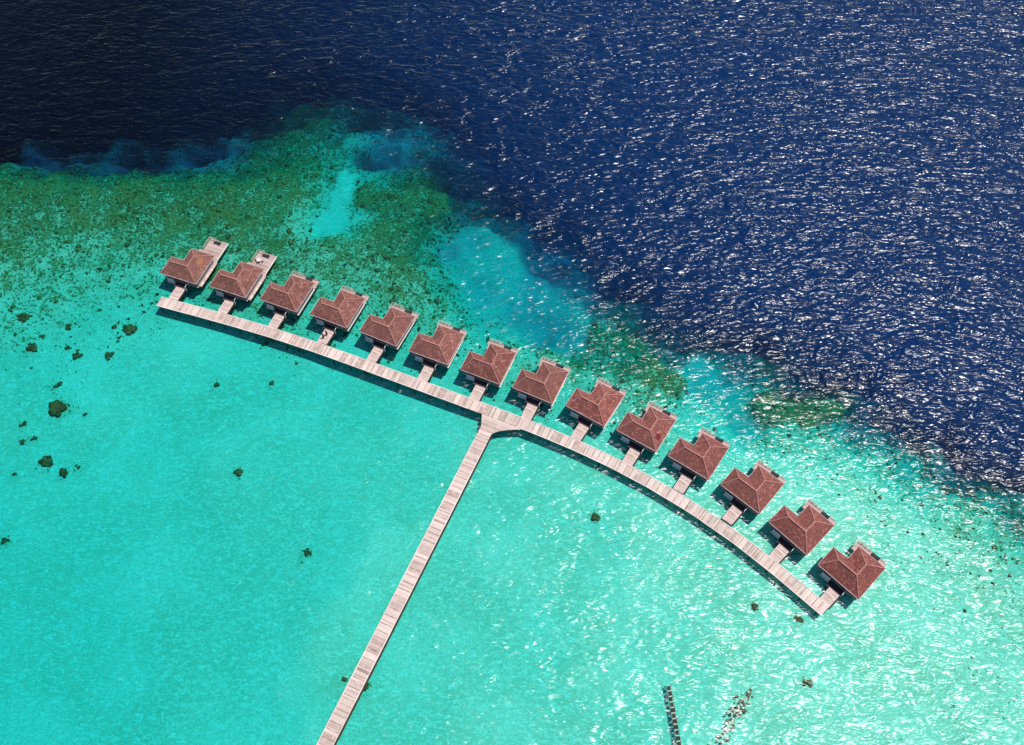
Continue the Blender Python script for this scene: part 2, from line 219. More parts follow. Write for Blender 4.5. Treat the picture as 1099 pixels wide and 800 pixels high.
def bed(x, y):
    """depth (m) and coral cover (0..1) at world points"""
    x = np.atleast_1d(np.asarray(x, float)); y = np.atleast_1d(np.asarray(y, float))
    wx = x + 6*(fbm(x,y,14,3)-.5) + 7*(fbm(x,y,5,13,4)-.5); wy = y + 6*(fbm(x,y,14,8)-.5) + 7*(fbm(x,y,5,18,4)-.5)
    dep = np.empty_like(x); cov = np.empty_like(x)
    for i in range(0, len(x), 8000):
        s = slice(i, i+8000)
        d2 = (wx[s,None]-B[None,:,0])**2 + (wy[s,None]-B[None,:,1])**2 + 4.0
        w = np.exp(-d2/(2*6.0**2)) + 1e-7*(d2/100.0)**-2; w /= w.sum(1, keepdims=True)
        dep[s] = np.exp(w @ np.log(B[:,2])); cov[s] = w @ B[:,3]
        w2 = np.exp(-d2/(2*16.0**2)) + 1e-7*(d2/100.0)**-2; w2 /= w2.sum(1, keepdims=True)
        dw = np.exp(w2 @ np.log(B[:,2])); k = np.clip((dep[s]-2.3)/4, 0, 1); dep[s] = np.exp(np.log(dep[s])*(1-.8*k)+np.log(dw)*.8*k)
    for pts, r, fd, fc in FEAT:                       # sand chutes, shelves and coral banks with a shape of their own
        best = np.full_like(x, 1e9)
        for (ax, ay), (bx, by) in zip(pts[:-1], pts[1:]):
            ux, uy = bx-ax, by-ay; t = np.clip(((wx-ax)*ux+(wy-ay)*uy)/(ux*ux+uy*uy), 0, 1)
            best = np.minimum(best, np.hypot(wx-ax-t*ux, wy-ay-t*uy))
        k = np.clip((r*1.35-best)/(r*.75), 0, 1); k = k*k*(3-2*k)
        dep = np.exp(np.log(dep)*(1-k)+math.log(fd)*k); cov = cov*(1-k)+fc*k
    for cx, cy, cr in CORALS:
        cov = np.maximum(cov, .50*np.exp(-((x-cx)**2+(y-cy)**2)/(1.25*cr+.5)**2))
    sl = np.clip((dep-2.4)/3,0,1); dep = dep*np.exp(sl*(1.1*(fbm(x,y,9,57,4)-.5)))
    sh = np.clip((cov-.35)/.3,0,1)*np.clip((2.6-dep)/.5,0,1); dep = dep*(1-.32*sh)      # living reef stands higher than the sand
    return dep, cov
def relief(x, y, dep, cov):
    z = -dep
    z = z + cov*np.clip(dep/2.5,.5,2.5)*(.55*(fbm(x,y,3.2,21)-.5) + .5*(fbm(x,y,9,31)-.5))
    z = z + .10*(fbm(x,y,12,44)-.5)
    return np.minimum(z, -.45)
def ground_z(x, y):
    d, c = bed([x], [y]); return float(relief(np.array([x]), np.array([y]), d, c)[0])

def axis(lo, hi, step, far):
    mid = np.arange(lo, hi+1e-6, step); ex = []; s = step; p = 0
    while p < far: s *= 1.5; p += s; ex.append(p)
    ex = np.array(ex); return np.concatenate([(lo-ex)[::-1], mid, hi+ex])
def grid_mesh(name, xs, ys, fn):
    X, Y = np.meshgrid(xs, ys); nx, ny = len(xs), len(ys)
    z, attrs = fn(X.ravel(), Y.ravel())
    co = np.stack([X.ravel(), Y.ravel(), z], 1)
    idx = np.arange(nx*ny).reshape(ny, nx)
    q = np.stack([idx[:-1,:-1], idx[:-1,1:], idx[1:,1:], idx[1:,:-1]], -1).reshape(-1,4)
    return co, q, attrs
def np_mesh(name, co, quads, attrs, mats, smooth=True, tris=None):
    me = bpy.data.meshes.new(name)
    f = quads if tris is None else tris
    k = f.shape[1]
    me.vertices.add(len(co)); me.vertices.foreach_set('co', co.astype(np.float32).ravel())
    me.loops.add(f.size); me.loops.foreach_set('vertex_index', f.astype(np.int32).ravel())
    me.polygons.add(len(f)); me.polygons.foreach_set('loop_start', np.arange(0, f.size, k, dtype=np.int32))
    me.polygons.foreach_set('loop_total', np.full(len(f), k, dtype=np.int32))
    me.update(calc_edges=True); me.validate()
    for an, av in attrs.items():
        a = me.attributes.new(an, 'FLOAT', 'POINT'); a.data.foreach_set('value', np.asarray(av, np.float32))
    me.polygons.foreach_set('use_smooth', [smooth]*len(me.polygons))
    for m in mats: me.materials.append(m)
    o = bpy.data.objects.new(name, me); COL.objects.link(o); return o

def bed_fn(x, y):
    d, c = bed(x, y); return relief(x, y, d, c), {'cover': c, 'depth': d}

def seabed_mat():
    t = NT('sand_and_coral_bottom'); c = t.coord(); cov = t.attr('cover')
    big = t.noise(c, 0.055, 3.0, 0.55); mid = t.noise(c, 0.23, 3.0, 0.6); fine = t.noise(c, 1.0, 3.0, 0.7, 0.4); tiny = t.noise(c, 2.1, 2.0, 0.6)
    # sand ripples, drifts of weed dust; sun caustics painted in as pale flecks
    caustic_rip = t.noise(t.mapping(c, rot=(0,0,R(-58)), scale=(0.6,1.35,1)), 1.25, 3.0, 0.7, 1.1)
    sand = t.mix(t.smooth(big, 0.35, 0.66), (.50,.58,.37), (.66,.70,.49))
    sand = t.mix(t.smooth(caustic_rip, 0.46, 0.62, 0.0, 0.85), sand, (.80,.86,.66))
    sand = t.mix(t.smooth(tiny, 0.45, 0.70, 0.0, 0.55), sand, (.36,.45,.30))
    # coral and algae
    cor = t.mix(t.smooth(mid, 0.38, 0.62), (.040,.092,.034), (.15,.145,.035))
    cor = t.mix(t.smooth(fine, 0.45, 0.75), cor, (.22,.32,.14))
    cor = t.mix(t.smooth(tiny, 0.55, 0.75), cor, (.02,.055,.022))
    m = t.math('ADD', t.math('MULTIPLY', fine, 0.5), t.math('ADD', t.math('MULTIPLY', mid, 0.2), t.math('MULTIPLY', tiny, 0.3)))
    thr = t.math('SUBTRACT', 0.63, t.math('MULTIPLY', cov, 0.205))
    f = t.smooth(t.math('SUBTRACT', m, thr), -0.03, 0.03)
    f = t.math('MULTIPLY', f, t.smooth(cov, 0.01, 0.09))
    # thin algal turf between the heads
    turf = t.math('MULTIPLY', t.smooth(t.math('ADD', cov, t.math('MULTIPLY', t.math('SUBTRACT', mid, .5), .5)), 0.10, 0.85), t.smooth(t.math('ADD', t.math('MULTIPLY', fine, .6), t.math('MULTIPLY', tiny, .4)), .40, .56, 0.95, 0.15))
    base = t.mix(turf, sand, (.27,.40,.20))
    col = t.mix(f, base, cor)
    h = t.math('ADD', t.math('MULTIPLY', t.math('MULTIPLY', fine, cov), 1.2), t.math('MULTIPLY', caustic_rip, 0.06))
    return t.principled(col, .95, t.bump(h, 0.5), .0)
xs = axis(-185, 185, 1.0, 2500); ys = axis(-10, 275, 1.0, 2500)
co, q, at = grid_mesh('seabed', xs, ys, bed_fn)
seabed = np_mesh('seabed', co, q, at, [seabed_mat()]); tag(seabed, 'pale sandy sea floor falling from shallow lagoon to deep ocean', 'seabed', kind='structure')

# ------------------------------------------------------------------ coral heads of the reef (uncountable): one stuff object
def lump_template(seed, sub=2):
    bm = bmesh.new(); bmesh.ops.create_icosphere(bm, subdivisions=sub, radius=1.0)
    r = random.Random(seed); o = Vector((r.random()*9, r.random()*9, r.random()*9))
    from mathutils import noise as mn
    for v in bm.verts:
        k = 1 + .42*mn.noise(v.co*1.6+o) + .2*mn.noise(v.co*3.7+o)
        v.co = v.co*k
    vs = np.array([v.co[:] for v in bm.verts]); fs = np.array([[v.index for v in f.verts] for f in bm.faces]); bm.free()
    return vs, fs
TPL = [lump_template(i, 1) for i in range(8)]
TPL2 = [lump_template(i+40, 2) for i in range(8)]
def coral_mat(name, dark, mid, light):
    t = NT(name); c = t.coord(); tone = t.attr('tone')
    n = t.noise(c, 1.4, 3.0, 0.6); n2 = t.noise(c, 4.5, 2.0, 0.6)
    col = t.mix(t.smooth(t.math('ADD', t.math('MULTIPLY', tone, .6), t.math('MULTIPLY', n, .5)), 0.25, 0.8), dark, mid)
    col = t.mix(t.smooth(n2, 0.55, 0.8, 0, .6), col, light)
    return t.principled(col, .95, t.bump(n2, 0.15), .0)
M['coral'] = coral_mat('living_coral', (.035,.08,.028), (.14,.15,.04), (.30,.32,.16))
M['coral2'] = coral_mat('dark_coral', (.08,.062,.02), (.22,.135,.045), (.40,.28,.13))
M['rock_pale'] = plain('bleached_rubble', (.62,.62,.48), .9, .3, 4)
M['rock_dark'] = plain('weedy_rubble', (.15,.12,.06), .9, .4, 4)
N = 80000
px = rng.uniform(-178, 178, N); py = rng.uniform(40, 215, N)
d, c = bed(px, py)
dens = fbm(px, py, 5, 77)
keep = (d < 7) & (rng.uniform(0,1,N) < np.clip((c-.13)*1.15,0,1)*np.clip((dens-.28)*2.6, 0, 1)*.5)
px, py, d, c = px[keep], py[keep], d[keep], c[keep]
gz = relief(px, py, d, c)
V = []; F = []; T = []; off = 0
for i in range(len(px)):
    vs, fs = TPL[i % 8]
    r = min(.85, rng.lognormal(-1.25, .38)); a = rng.uniform(0, 2*PI); ca, sa = math.cos(a), math.sin(a)
    h = min(r*rng.uniform(.45,.9), max(.15, (-gz[i]-.25)*.75))
    x = vs[:,0]*r*rng.uniform(.8,1.5); y = vs[:,1]*r; z = vs[:,2]*h
    V.append(np.stack([px[i]+ca*x-sa*y, py[i]+sa*x+ca*y, gz[i]+z+.1*h], 1)); F.append(fs+off); off += len(vs); T.append(np.full(len(vs), rng.uniform()))
reef = np_mesh('coral_reef', np.concatenate(V), None, {'tone': np.concatenate(T)}, [M['coral']], True, np.concatenate(F))
tag(reef, 'dark green coral heads crowding the shallow reef flat', 'coral', kind='stuff')

def coral_patch(x, y, r, label, group):
    gz = ground_z(x, y); n = int(7+r*15); V = []; F = []; T = []; off = 0
    blobs = []
    for k in range(n):
        vs, fs = TPL2[(k+int(abs(x)*7)) % 8]
        for _ in range(30):
            if not blobs: ox = oy = 0.0; rr = r*.42; break
            bx, by, br = random.choice(blobs); rr = r*random.uniform(.11,.36); a = random.uniform(0, 2*PI)
            ox = bx+.72*(br+rr)*math.cos(a); oy = by+.72*(br+rr)*math.sin(a)
            if math.hypot(ox/1.25, oy/.85) < r*1.02: break
        blobs.append((ox, oy, rr))
        h = min(rr*random.uniform(.55,.85), .7)
        V.append(np.stack([vs[:,0]*rr*1.15+ox, vs[:,1]*rr*1.05+oy, vs[:,2]*h+h*.15], 1)); F.append(fs+off); off += len(vs); T.append(np.full(len(vs), random.random()))
    o = np_mesh('coral_head', np.concatenate(V), None, {'tone': np.concatenate(T)}, [M['coral2']], True, np.concatenate(F))
    o.location = (x, y, gz); tag(o, label, 'coral', group); return o
CL = {0:'largest dark coral head standing alone on the pale lagoon sand', 5:'broad dark coral clump just below the largest lagoon coral head, beside a smaller round one',
      6:'round dark coral clump touching the lower side of a broader clump in the lagoon', 10:'dark oval coral head nearest below the left tip of the boardwalk',
      11:'dark coral head between the reef edge and the oval head near the boardwalk tip', 12:'green fuzzy coral clump on sand just left of the boardwalk tip',
      13:'green brown coral clump at the ragged lower edge of the reef', 14:'wide green coral clump at the far left edge of the reef flat',
      19:'lone faint coral head in the open lagoon left of the long pier', 23:'small brown coral head on pale sand right of the long pier, below the boardwalk',
      27:'brown coral lump against the right side of the long pier', 28:'dark coral lump against the left side of the long pier',
      24:'small dark coral head near the submerged rubble bank', 25:'small dark coral lump below the right tip of the boardwalk',
      9:'dark coral head cut by the left edge of the lagoon view', 20:'tiny faint coral head midway between the lone lagoon head and the pier'}
for i, (x, y, r) in enumerate(CORALS):
    coral_patch(x, y, r, CL.get(i, 'small dark coral lump scattered on the pale sand below the reef'), 'lone coral heads on the lagoon sand' if i in CL else 'small coral lumps on the lagoon sand')

# ------------------------------------------------------------------ water: closed body, clear but absorbing
def water_mat():
    t = NT('sea_water'); g = t.n('ShaderNodeNewGeometry'); c = t.coord(); chop = t.attr('chop')
    w1 = t.noise(t.mapping(c, rot=(0,0,R(-14)), scale=(.5,1.15,1)), .33, 1.0, 0.5, 1.4)
    w2 = t.noise(t.mapping(c, rot=(0,0,R(10)), scale=(.45,1.15,1), loc=(7,3,0)), .62, 1.5, 0.45, 1.4)
    w3 = t.noise(t.mapping(c, rot=(0,0,R(-35)), scale=(.7,1.2,1), loc=(3,9,0)), 2.2, 2.0, 0.5, 0.3)
    h = t.math('ADD', t.math('MULTIPLY', w1, WAVE[0]), t.math('ADD', t.math('MULTIPLY', w2, WAVE[1]), t.math('MULTIPLY', w3, WAVE[2])))
    w0 = t.noise(t.mapping(c, rot=(0,0,R(-20)), scale=(.7,1.1,1), loc=(1,5,0)), .13, 2.0, 0.5, 0.8)
    h = t.math('ADD', h, t.math('MULTIPLY', w0, 1.3))
    h = t.math('MULTIPLY', h, chop)
    nrm = t.bump(h, 1.0)
    fr = t.n('ShaderNodeFresnel'); fr.inputs['IOR'].default_value = 1.333; t.l(nrm, fr.inputs['Normal'])
    fac = t.math('MULTIPLY', fr.outputs[0], t.math('SUBTRACT', 1.0, g.outputs['Backfacing']))
    gl = t.n('ShaderNodeBsdfGlossy'); t.l(t.attr('ripple'), gl.inputs['Roughness']); t.l(nrm, gl.inputs['Normal'])
    tr = t.n('ShaderNodeBsdfTransparent')
    df = t.n('ShaderNodeBsdfDiffuse'); df.inputs['Color'].default_value = (*UPWELL[:3], 1)
    t.l(nrm, df.inputs['Normal'])
    m1 = t.n('ShaderNodeMixShader'); t.l(t.math('MULTIPLY', t.attr('column'), UPWELL[3]), m1.inputs[0]); t.l(tr.outputs[0], m1.inputs[1]); t.l(df.outputs[0], m1.inputs[2])  # column: depth growth plus painted-in sky and sun reflection to the east
    m2 = t.n('ShaderNodeMixShader'); t.l(fac, m2.inputs[0]); t.l(m1.outputs[0], m2.inputs[1]); t.l(gl.outputs[0], m2.inputs[2])
    t.l(m2.outputs[0], t.out.inputs['Surface'])
    va = t.n('ShaderNodeVolumeAbsorption'); k = max(ABSORB)
    va.inputs['Color'].default_value = (*[1-a/k for a in ABSORB], 1); va.inputs['Density'].default_value = k
    t.l(va.outputs[0], t.out.inputs['Volume'])
    return t.m
WAVE = (.74, .36, .02)
UPWELL = (.0, .165, .72, .118)
ABSORB = (.76, .092, .056)
wx = axis(-190, 190, 2.5, 2300); wy = axis(-10, 280, 2.5, 2300)
def chop_fn(x, y):
    d, c = bed(x, y)
    s = lambda v, a, b: np.clip((v-a)/(b-a),0,1)**2*(3-2*np.clip((v-a)/(b-a),0,1))
    ch = .55 + (.42-.44*(1-s(x+.25*(y-150),-110,35)))*s(d, 2.5, 12) + .30*s(x, -30, 50)*(1-s(d,2.5,12))
    ch = ch*(.78+.5*fbm(x, y, 55, 91, 3))
    col = (1-np.exp(-(d/9)**1.5))*(.09+.91*s(x+.25*(y-150), -110, 70))  # grows with depth; eastward brightening paints in sky and sun reflection
    return np.zeros_like(x), {'chop': ch, 'column': col, 'ripple': .24-.03*s(d,2.5,12)-.008*s(x,0,60)*(1-s(d,2.5,12))}
co, q, at = grid_mesh('water', wx, wy, chop_fn)
nx, ny = len(wx), len(wy); n0 = len(co)
low = [(wx[0],wy[0],-60),(wx[-1],wy[0],-60),(wx[-1],wy[-1],-60),(wx[0],wy[-1],-60)]
me = bpy.data.meshes.new('water')
faces = [tuple(int(k) for k in f) for f in q]
idx = np.arange(n0).reshape(ny, nx)
L4 = [n0, n0+1, n0+2, n0+3]
faces.append(tuple([L4[0], L4[1]] + [int(k) for k in idx[0,::-1]]))
faces.append(tuple([L4[1], L4[2]] + [int(k) for k in idx[::-1,-1]]))
faces.append(tuple([L4[2], L4[3]] + [int(k) for k in idx[-1,:]]))
faces.append(tuple([L4[3], L4[0]] + [int(k) for k in idx[:,0]]))
faces.append((L4[0], L4[3], L4[2], L4[1]))
me.from_pydata([tuple(map(float,p)) for p in co] + low, [], faces); me.update()
a = me.attributes.new('chop', 'FLOAT', 'POINT'); a.data.foreach_set('value', np.concatenate([at['chop'], [0]*4]).astype(np.float32))
a = me.attributes.new('ripple', 'FLOAT', 'POINT'); a.data.foreach_set('value', np.concatenate([at['ripple'], [.2]*4]).astype(np.float32))
a = me.attributes.new('column', 'FLOAT', 'POINT'); a.data.foreach_set('value', np.concatenate([at['column'], [0]*4]).astype(np.float32))  # also carries the painted-in sky and sun reflection
me.materials.append(water_mat())
water = bpy.data.objects.new('water', me); COL.objects.link(water)
tag(water, 'clear turquoise lagoon water turning to dark blue rippled ocean', 'water', kind='structure')

# ------------------------------------------------------------------ boardwalk
def tone(p=[0.5,0]):
    p[1] += 1
    if p[1] >= 0: p[0] = random.uniform(.35,.98); p[1] = -random.choice((3,5,6,6,7,8)); return random.uniform(.0,.4)
    if random.random() < .06: p[0] = random.uniform(.45, .95)
    if random.random() < .035: return random.uniform(.0, .2)
    return min(1, max(0, p[0] + random.uniform(-.16, .16)))
mid = [Vector(m) for m in MID]
for _ in range(2):
    mid = [mid[0]] + [(mid[i-1]+mid[i]*2+mid[i+1])/4 for i in range(1, len(mid)-1)] + [mid[-1]]
seg = [(b-a).length for a, b in zip(mid[:-1], mid[1:])]; total = sum(seg)
def along(s):
    s = min(max(s, 0), total-1e-6)
    for i, l in enumerate(seg):
        if s <= l: break
        s -= l
    def dirn(k): return (mid[k+1]-mid[k]).normalized()
    d = dirn(i); t = s/seg[i]
    if t > .5 and i+1 < len(seg): d = d.lerp(dirn(i+1), t-.5)
    elif t < .5 and i > 0: d = d.lerp(dirn(i-1), .5-t)
    d.normalize(); return mid[i].lerp(mid[i+1], t), d
HW = 1.36
bw = empty('boardwalk', (0,0,0)); tag(bw, 'long curved timber boardwalk linking all the bungalow walkways', 'boardwalk')
mb = MB(); s = 0.0; W = .21
while s + W <= total + .05:
    p, d = along(s+.008); p2, d2 = along(s+W-.010); n = Vector((-d.y,d.x)); n2 = Vector((-d2.y,d2.x)); e = HW + random.uniform(-.02,.03)
    mb.quadbox(p-n*e, p2-n2*e, p2+n2*e, p+n*e, DECK-.05+random.uniform(-.004,.004), DECK+random.uniform(-.005,.005), tone()); s += W
mb.build('deck', M['planks'], bw)
for sd in (-1, 1):
    mb = MB(); s = 0; st = 2.0
    while s < total-.1:
        p, d = along(s); p2, d2 = along(min(s+st, total)); n = Vector((-d.y,d.x))*sd; n2 = Vector((-d2.y,d2.x))*sd
        a_, b_, c_, d_ = p+n*(HW-.16), p2+n2*(HW-.16), p2+n2*(HW-.02), p+n*(HW-.02)
        if sd < 0: a_, b_, c_, d_ = d_, c_, b_, a_
        mb.quadbox(a_, b_, c_, d_, DECK-.32, DECK-.06, random.random()); s += st
    mb.build('stringer', M['pile'], bw)
    mb = MB(); s = 0; was = False
    while s < total-.1:
        p, d = along(s); p2, d2 = along(min(s+st, total)); n = Vector((-d.y,d.x))*sd; n2 = Vector((-d2.y,d2.x))*sd
        if s > 0 and skip and mb.v: mb.build('edge_board', M['edge'], bw); mb = MB()
        skip = sd < 0 and (p - Vector((-4.6, 98.2))).length < 6.0
        if not skip:
            a_, b_, c_, d_ = p+n*(HW-.10), p2+n2*(HW-.10), p2+n2*(HW+.05), p+n*(HW+.05)
            if sd < 0: a_, b_, c_, d_ = d_, c_, b_, a_
            mb.quadbox(a_, b_, c_, d_, DECK+.008, DECK+.07, random.uniform(.4,1))
        s += st
    mb.build('edge_board', M['edge'], bw)
def pile_mb(x, y, top=DECK-.06, r=.13):
    m = MB(); gz = ground_z(x, y); m.cyl(x, y, gz-.4, top, r, 10, r*.94, random.random()); return m
s = 1.0; k = 0
while s < total:
    p, d = along(s); n = Vector((-d.y, d.x))
    for sd in (-1, 1):
        pt = p + n*sd*(HW-.32); pile_mb(pt.x, pt.y, DECK-.33).build('pile', M['pile'], bw, True)
    m = MB(); a_ = p-n*(HW-.2); b_ = p+n*(HW-.2)
    m.bar((a_.x,a_.y,DECK-.42), (b_.x,b_.y,DECK-.42), .16, .18); m.build('crossbeam', M['pile'], bw)
    s += 4.2

# ------------------------------------------------------------------ long access pier
pr = empty('pier', (0,0,0)); tag(pr, 'long straight timber pier running across the lagoon to the boardwalk junction', 'pier')
PD = Vector((-.404,-.915)).normalized(); PN = Vector((-PD.y, PD.x))     # PN points to the sea-right side
pc0 = Vector((-7.3, 90.9)) - PD*5.6
PSIDE = 1 if PN.x > 0 else -1
PL = 150.0; PW = 1.50
top_c, bd = along(min(range(int(total)), key=lambda q_: (along(q_)[0]-Vector((-4.2,97.9))).length))
bn = Vector((bd.y, -bd.x))                                              # towards the lagoon
def clip_start(off):
    """distance along the pier at which a line 'off' to the side leaves the boardwalk's lagoon edge"""
    best = None
    for q_ in range(0, 1200):
        t_ = -2 + q_*.01
        P_ = pc0 + PD*t_ + PN*off
        if (P_ - top_c).dot(bn) >= HW + .07: return t_
    return 0
mb = MB(); s = -3.0
while s < PL:
    f = max(0.0, 1-(s)/4.6) if s < 4.6 else 0
    er = PW + 2.6*max(0, 1-s/2.6)**1.7*(s < 2.6); el = PW + .5*max(0, 1-s/1.3)*(s < 1.3)
    P0 = pc0 + PD*(s+.008); P1 = pc0 + PD*(s+.19)
    # trim each plank at the boardwalk edge
    def lim(P, sgn, e):
        lo = 0.0
        for k in range(0, 60):
            o = e*k/59
            if (P + PN*sgn*o - top_c).dot(bn) < HW+.06: return None if k == 0 else o
        return e
    def span(P):
        ok = [o for o in np.linspace(-el if PN.x > 0 else -er, er if PN.x > 0 else el, 160) if (P + PN*o - top_c).dot(bn) >= HW+.06]
        return (min(ok), max(ok)) if ok else None
    a0, a1 = span(P0), span(P1)
    if a1 and not a0: a0 = ((a1[0]+a1[1])/2-.01, (a1[0]+a1[1])/2+.01) if a1[1]-a1[0] < .5 else a1
    if a0 and a1:
        A_, B_, C_, D_ = P0+PN*a0[0], P1+PN*a1[0], P1+PN*a1[1], P0+PN*a0[1]
        if (B_-A_).cross(D_-A_) < 0: A_, B_, C_, D_ = D_, C_, B_, A_
        mb.quadbox(A_, B_, C_, D_, DECK-.05, DECK+random.uniform(-.006,.006), tone())
    s += .20
mb.build('deck', M['planks'], pr)
for sd in (-1, 1):
    mb = MB(); st = 3.0; s = 5.2
    while s < PL:
        a_ = pc0+PD*s+PN*sd*(PW-.06); b_ = pc0+PD*(s+st-.01)+PN*sd*(PW-.06)
        mb.bar((a_.x,a_.y,DECK+.04), (b_.x,b_.y,DECK+.04), .16, .06, random.uniform(.3,1)); s += st
    mb.build('edge_board', M['edge'], pr)
    mb = MB(); a_ = pc0+PD*1.5+PN*sd*(PW-.3); b_ = pc0+PD*PL+PN*sd*(PW-.3)
    mb.bar((a_.x,a_.y,DECK-.2), (b_.x,b_.y,DECK-.2), .16, .26); mb.build('stringer', M['pile'], pr)
mb = MB(); a_ = pc0+PD*2.8+PN*PSIDE*(PW+.21); b_ = pc0+PD*PL+PN*PSIDE*(PW+.21); mb.bar((a_.x,a_.y,DECK-.16), (b_.x,b_.y,DECK-.16), .34, .2); mb.build('side_beam', M['black'], pr)  # dark beam along the pier's right side
s = 2.0
while s < 110:
    for sd in (-1, 1):
        pt = pc0+PD*s+PN*sd*(PW-.3); pile_mb(pt.x, pt.y, DECK-.34).build('pile', M['pile'], pr, True)
    a_ = pc0+PD*s-PN*(PW-.12); b_ = pc0+PD*s+PN*(PW-.12); m = MB()
    m.bar((a_.x,a_.y,DECK-.42), (b_.x,b_.y,DECK-.42), .16, .16); m.build('crossbeam', M['pile'], pr)
    s += 4.0

# ------------------------------------------------------------------ bungalow
HR = 2.36; FL = 10.0; SL = 9.29; DA = 5.35; WB = 6.5; E2 = 2.34; E5 = 3.4
def build_bungalow(long_deck):
    root = empty('bungalow', (0,0,0))
    e, r = EAVE, EAVE+HR
    P = dict(P1=(0,0,e), P1b=(0,DA,e), N=(FL-WB,DA+.1,e), P6b=(FL-WB,SL,e), P6=(FL,SL,e), C=(FL,0,e),
             P2=(E2,DA/2,r), P3=(FL-WB/2,DA/2,r), P5=(FL-WB/2,SL-E5,r))
    order = ['P1','P1b','N','P6b','P6','C','P2','P3','P5']; ix = {k:i for i,k in enumerate(order)}
    tops = [('C','P3','P2','P1'),('P1','P2','P1b'),('P1b','P2','P3','N'),('N','P3','P5','P6b'),('P6b','P5','P6'),('P6','P5','P3','C')]
    tops = [tuple(reversed(f)) for f in tops]
    vs = [P[k] for k in order]; vs2 = [(x,y,z-.16) for x,y,z in vs]; n = len(vs)
    fs = []
    for f in tops:
        ff = tuple(ix[k] for k in f); fs.append(ff[::-1]); fs.append(tuple(i+n for i in ff))
    ring = ['P1','P1b','N','P6b','P6','C']
    for a_, b_ in zip(ring, ring[1:]+ring[:1]): fs.append((ix[a_], ix[b_], ix[b_]+n, ix[a_]+n))
    mb = MB(); mb.add(vs+vs2, fs); roof = mb.build('roof', M['roof'], root)
    bm = bmesh.new(); bm.from_mesh(roof.data); bmesh.ops.recalc_face_normals(bm, faces=bm.faces); bm.to_mesh(roof.data); bm.free()
    for nm, a_, b_ in (('ridge_cap','P2','P3'),('ridge_cap','P3','P5'),('hip_cap','P3','C'),('hip_cap','P5','P6'),('hip_cap','P5','P6b'),('hip_cap','P2','P1'),('hip_cap','P2','P1b')):
        m = MB(); A_, B_ = Vector(P[a_]), Vector(P[b_]); L_ = (B_-A_).length; k = max(2, int(L_/.45)); d_ = (B_-A_)/k
        for j in range(k):
            a1 = A_+d_*j+Vector((0,0,.03)); b1 = A_+d_*(j+1.06)+Vector((0,0,.015))
            m.bar(a1, b1, random.uniform(.24,.30) if nm == 'ridge_cap' else random.uniform(.18,.26), .09, random.random())
        m.build(nm, M['cap'], roof)
    for a_, b_ in zip(ring, ring[1:]+ring[:1]):
        A_, B_ = Vector(P[a_]), Vector(P[b_]); c_ = Vector((FL*.6, SL*.4, e)); d_ = (B_-A_).normalized(); nrm = Vector((-d_.y, d_.x, 0))
        m = MB(); q_ = nrm*.035; m.bar(A_+q_+Vector((0,0,-.09)), B_+q_+Vector((0,0,-.09)), .06, .24); m.build('fascia', M['fascia'], roof)
    # walls: L-shaped body under the roof
    w0 = DECK; w1 = EAVE-.02; i_ = .8
    out = [(i_,i_),(i_,DA-i_),(FL-WB+i_,DA-i_),(FL-WB+i_,SL-i_),(FL-.32,SL-i_),(FL-.32,i_)]
    m = MB(); k = len(out)
    m.add([(x,y,w0) for x,y in out]+[(x,y,w1+.35) for x,y in out],
          [(j,(j+1)%k,(j+1)%k+k,j+k) for j in range(k)][::-1] + [tuple(range(k))])
    wl = m.build('wall', M['wallwood'], root)
    pw = MB(); pw.box(3.72, 7.12, i_-.03, i_-.002, DECK-.05, EAVE-.05); pw.build('porch_shade_panel', M['dark_frame'], root)  # dark panel paints the recess's shade over the pale wall
    dr = MB(); dr.box(5.15,6.25, i_-.08, i_-.034, DECK+.03, DECK+2.05); door = dr.build('door', M['dark_frame'], root)
    h_ = MB(); h_.bar((6.1,i_-.12,DECK+1.0),(6.1,i_-.12,DECK+1.2),.035,.05); h_.build('handle', M['metal'], door)
    def window(x0,x1,y0,y1,z0,z1,ax):
        f_ = MB(); t_=.07
        if ax == 'x':
            f_.box(x0,x1,y0,y1,z0,z0+t_); f_.box(x0,x1,y0,y1,z1-t_,z1); f_.box(x0,x0+t_,y0,y1,z0+t_,z1-t_); f_.box(x1-t_,x1,y0,y1,z0+t_,z1-t_)
            fr = f_.build('window', M['white'], root); g_ = MB(); g_.box(x0+t_,x1-t_,y0+.015,y1-.015,z0+t_,z1-t_); g_.build('pane', M['glass'], fr)
        else:
            f_.box(x0,x1,y0,y1,z0,z0+t_); f_.box(x0,x1,y0,y1,z1-t_,z1); f_.box(x0,x1,y0,y0+t_,z0+t_,z1-t_); f_.box(x0,x1,y1-t_,y1,z0+t_,z1-t_)
            fr = f_.build('window', M['white'], root); g_ = MB(); g_.box(x0+.015,x1-.015,y0+t_,y1-t_,z0+t_,z1-t_); g_.build('pane', M['glass'], fr)
    window(7.5,8.7,i_-.05,i_-.003,DECK+.9,DECK+1.9,'x')
    window(FL-.32+.003,FL-.32+.05,2.4,3.4,DECK+1.1,DECK+1.9,'y'); window(FL-.32+.003,FL-.32+.05,5.8,7.0,DECK+1.1,DECK+1.9,'y')
    window(i_-.05,i_-.003,1.8,3.2,DECK+.9,DECK+1.9,'y')
    window(5.0,8.2,SL-i_+.003,SL-i_+.05,DECK+.05,DECK+2.05,'x')
    # platform under the house
    m = MB(); y = .35
    while y < SL-.5:
        x0 = .35 if y < DA-.45 else FL-WB+.35
        m.box(x0, 9.75, y, y+.145, DECK-.06, DECK-.002, tone()); y += .15
    m.build('platform', M['planks'], root)
    # rear sun deck
    yb = 15.0 if long_deck else 11.35
    xl = 5.0 if long_deck else 2.6
    m = MB(); y = SL-.45
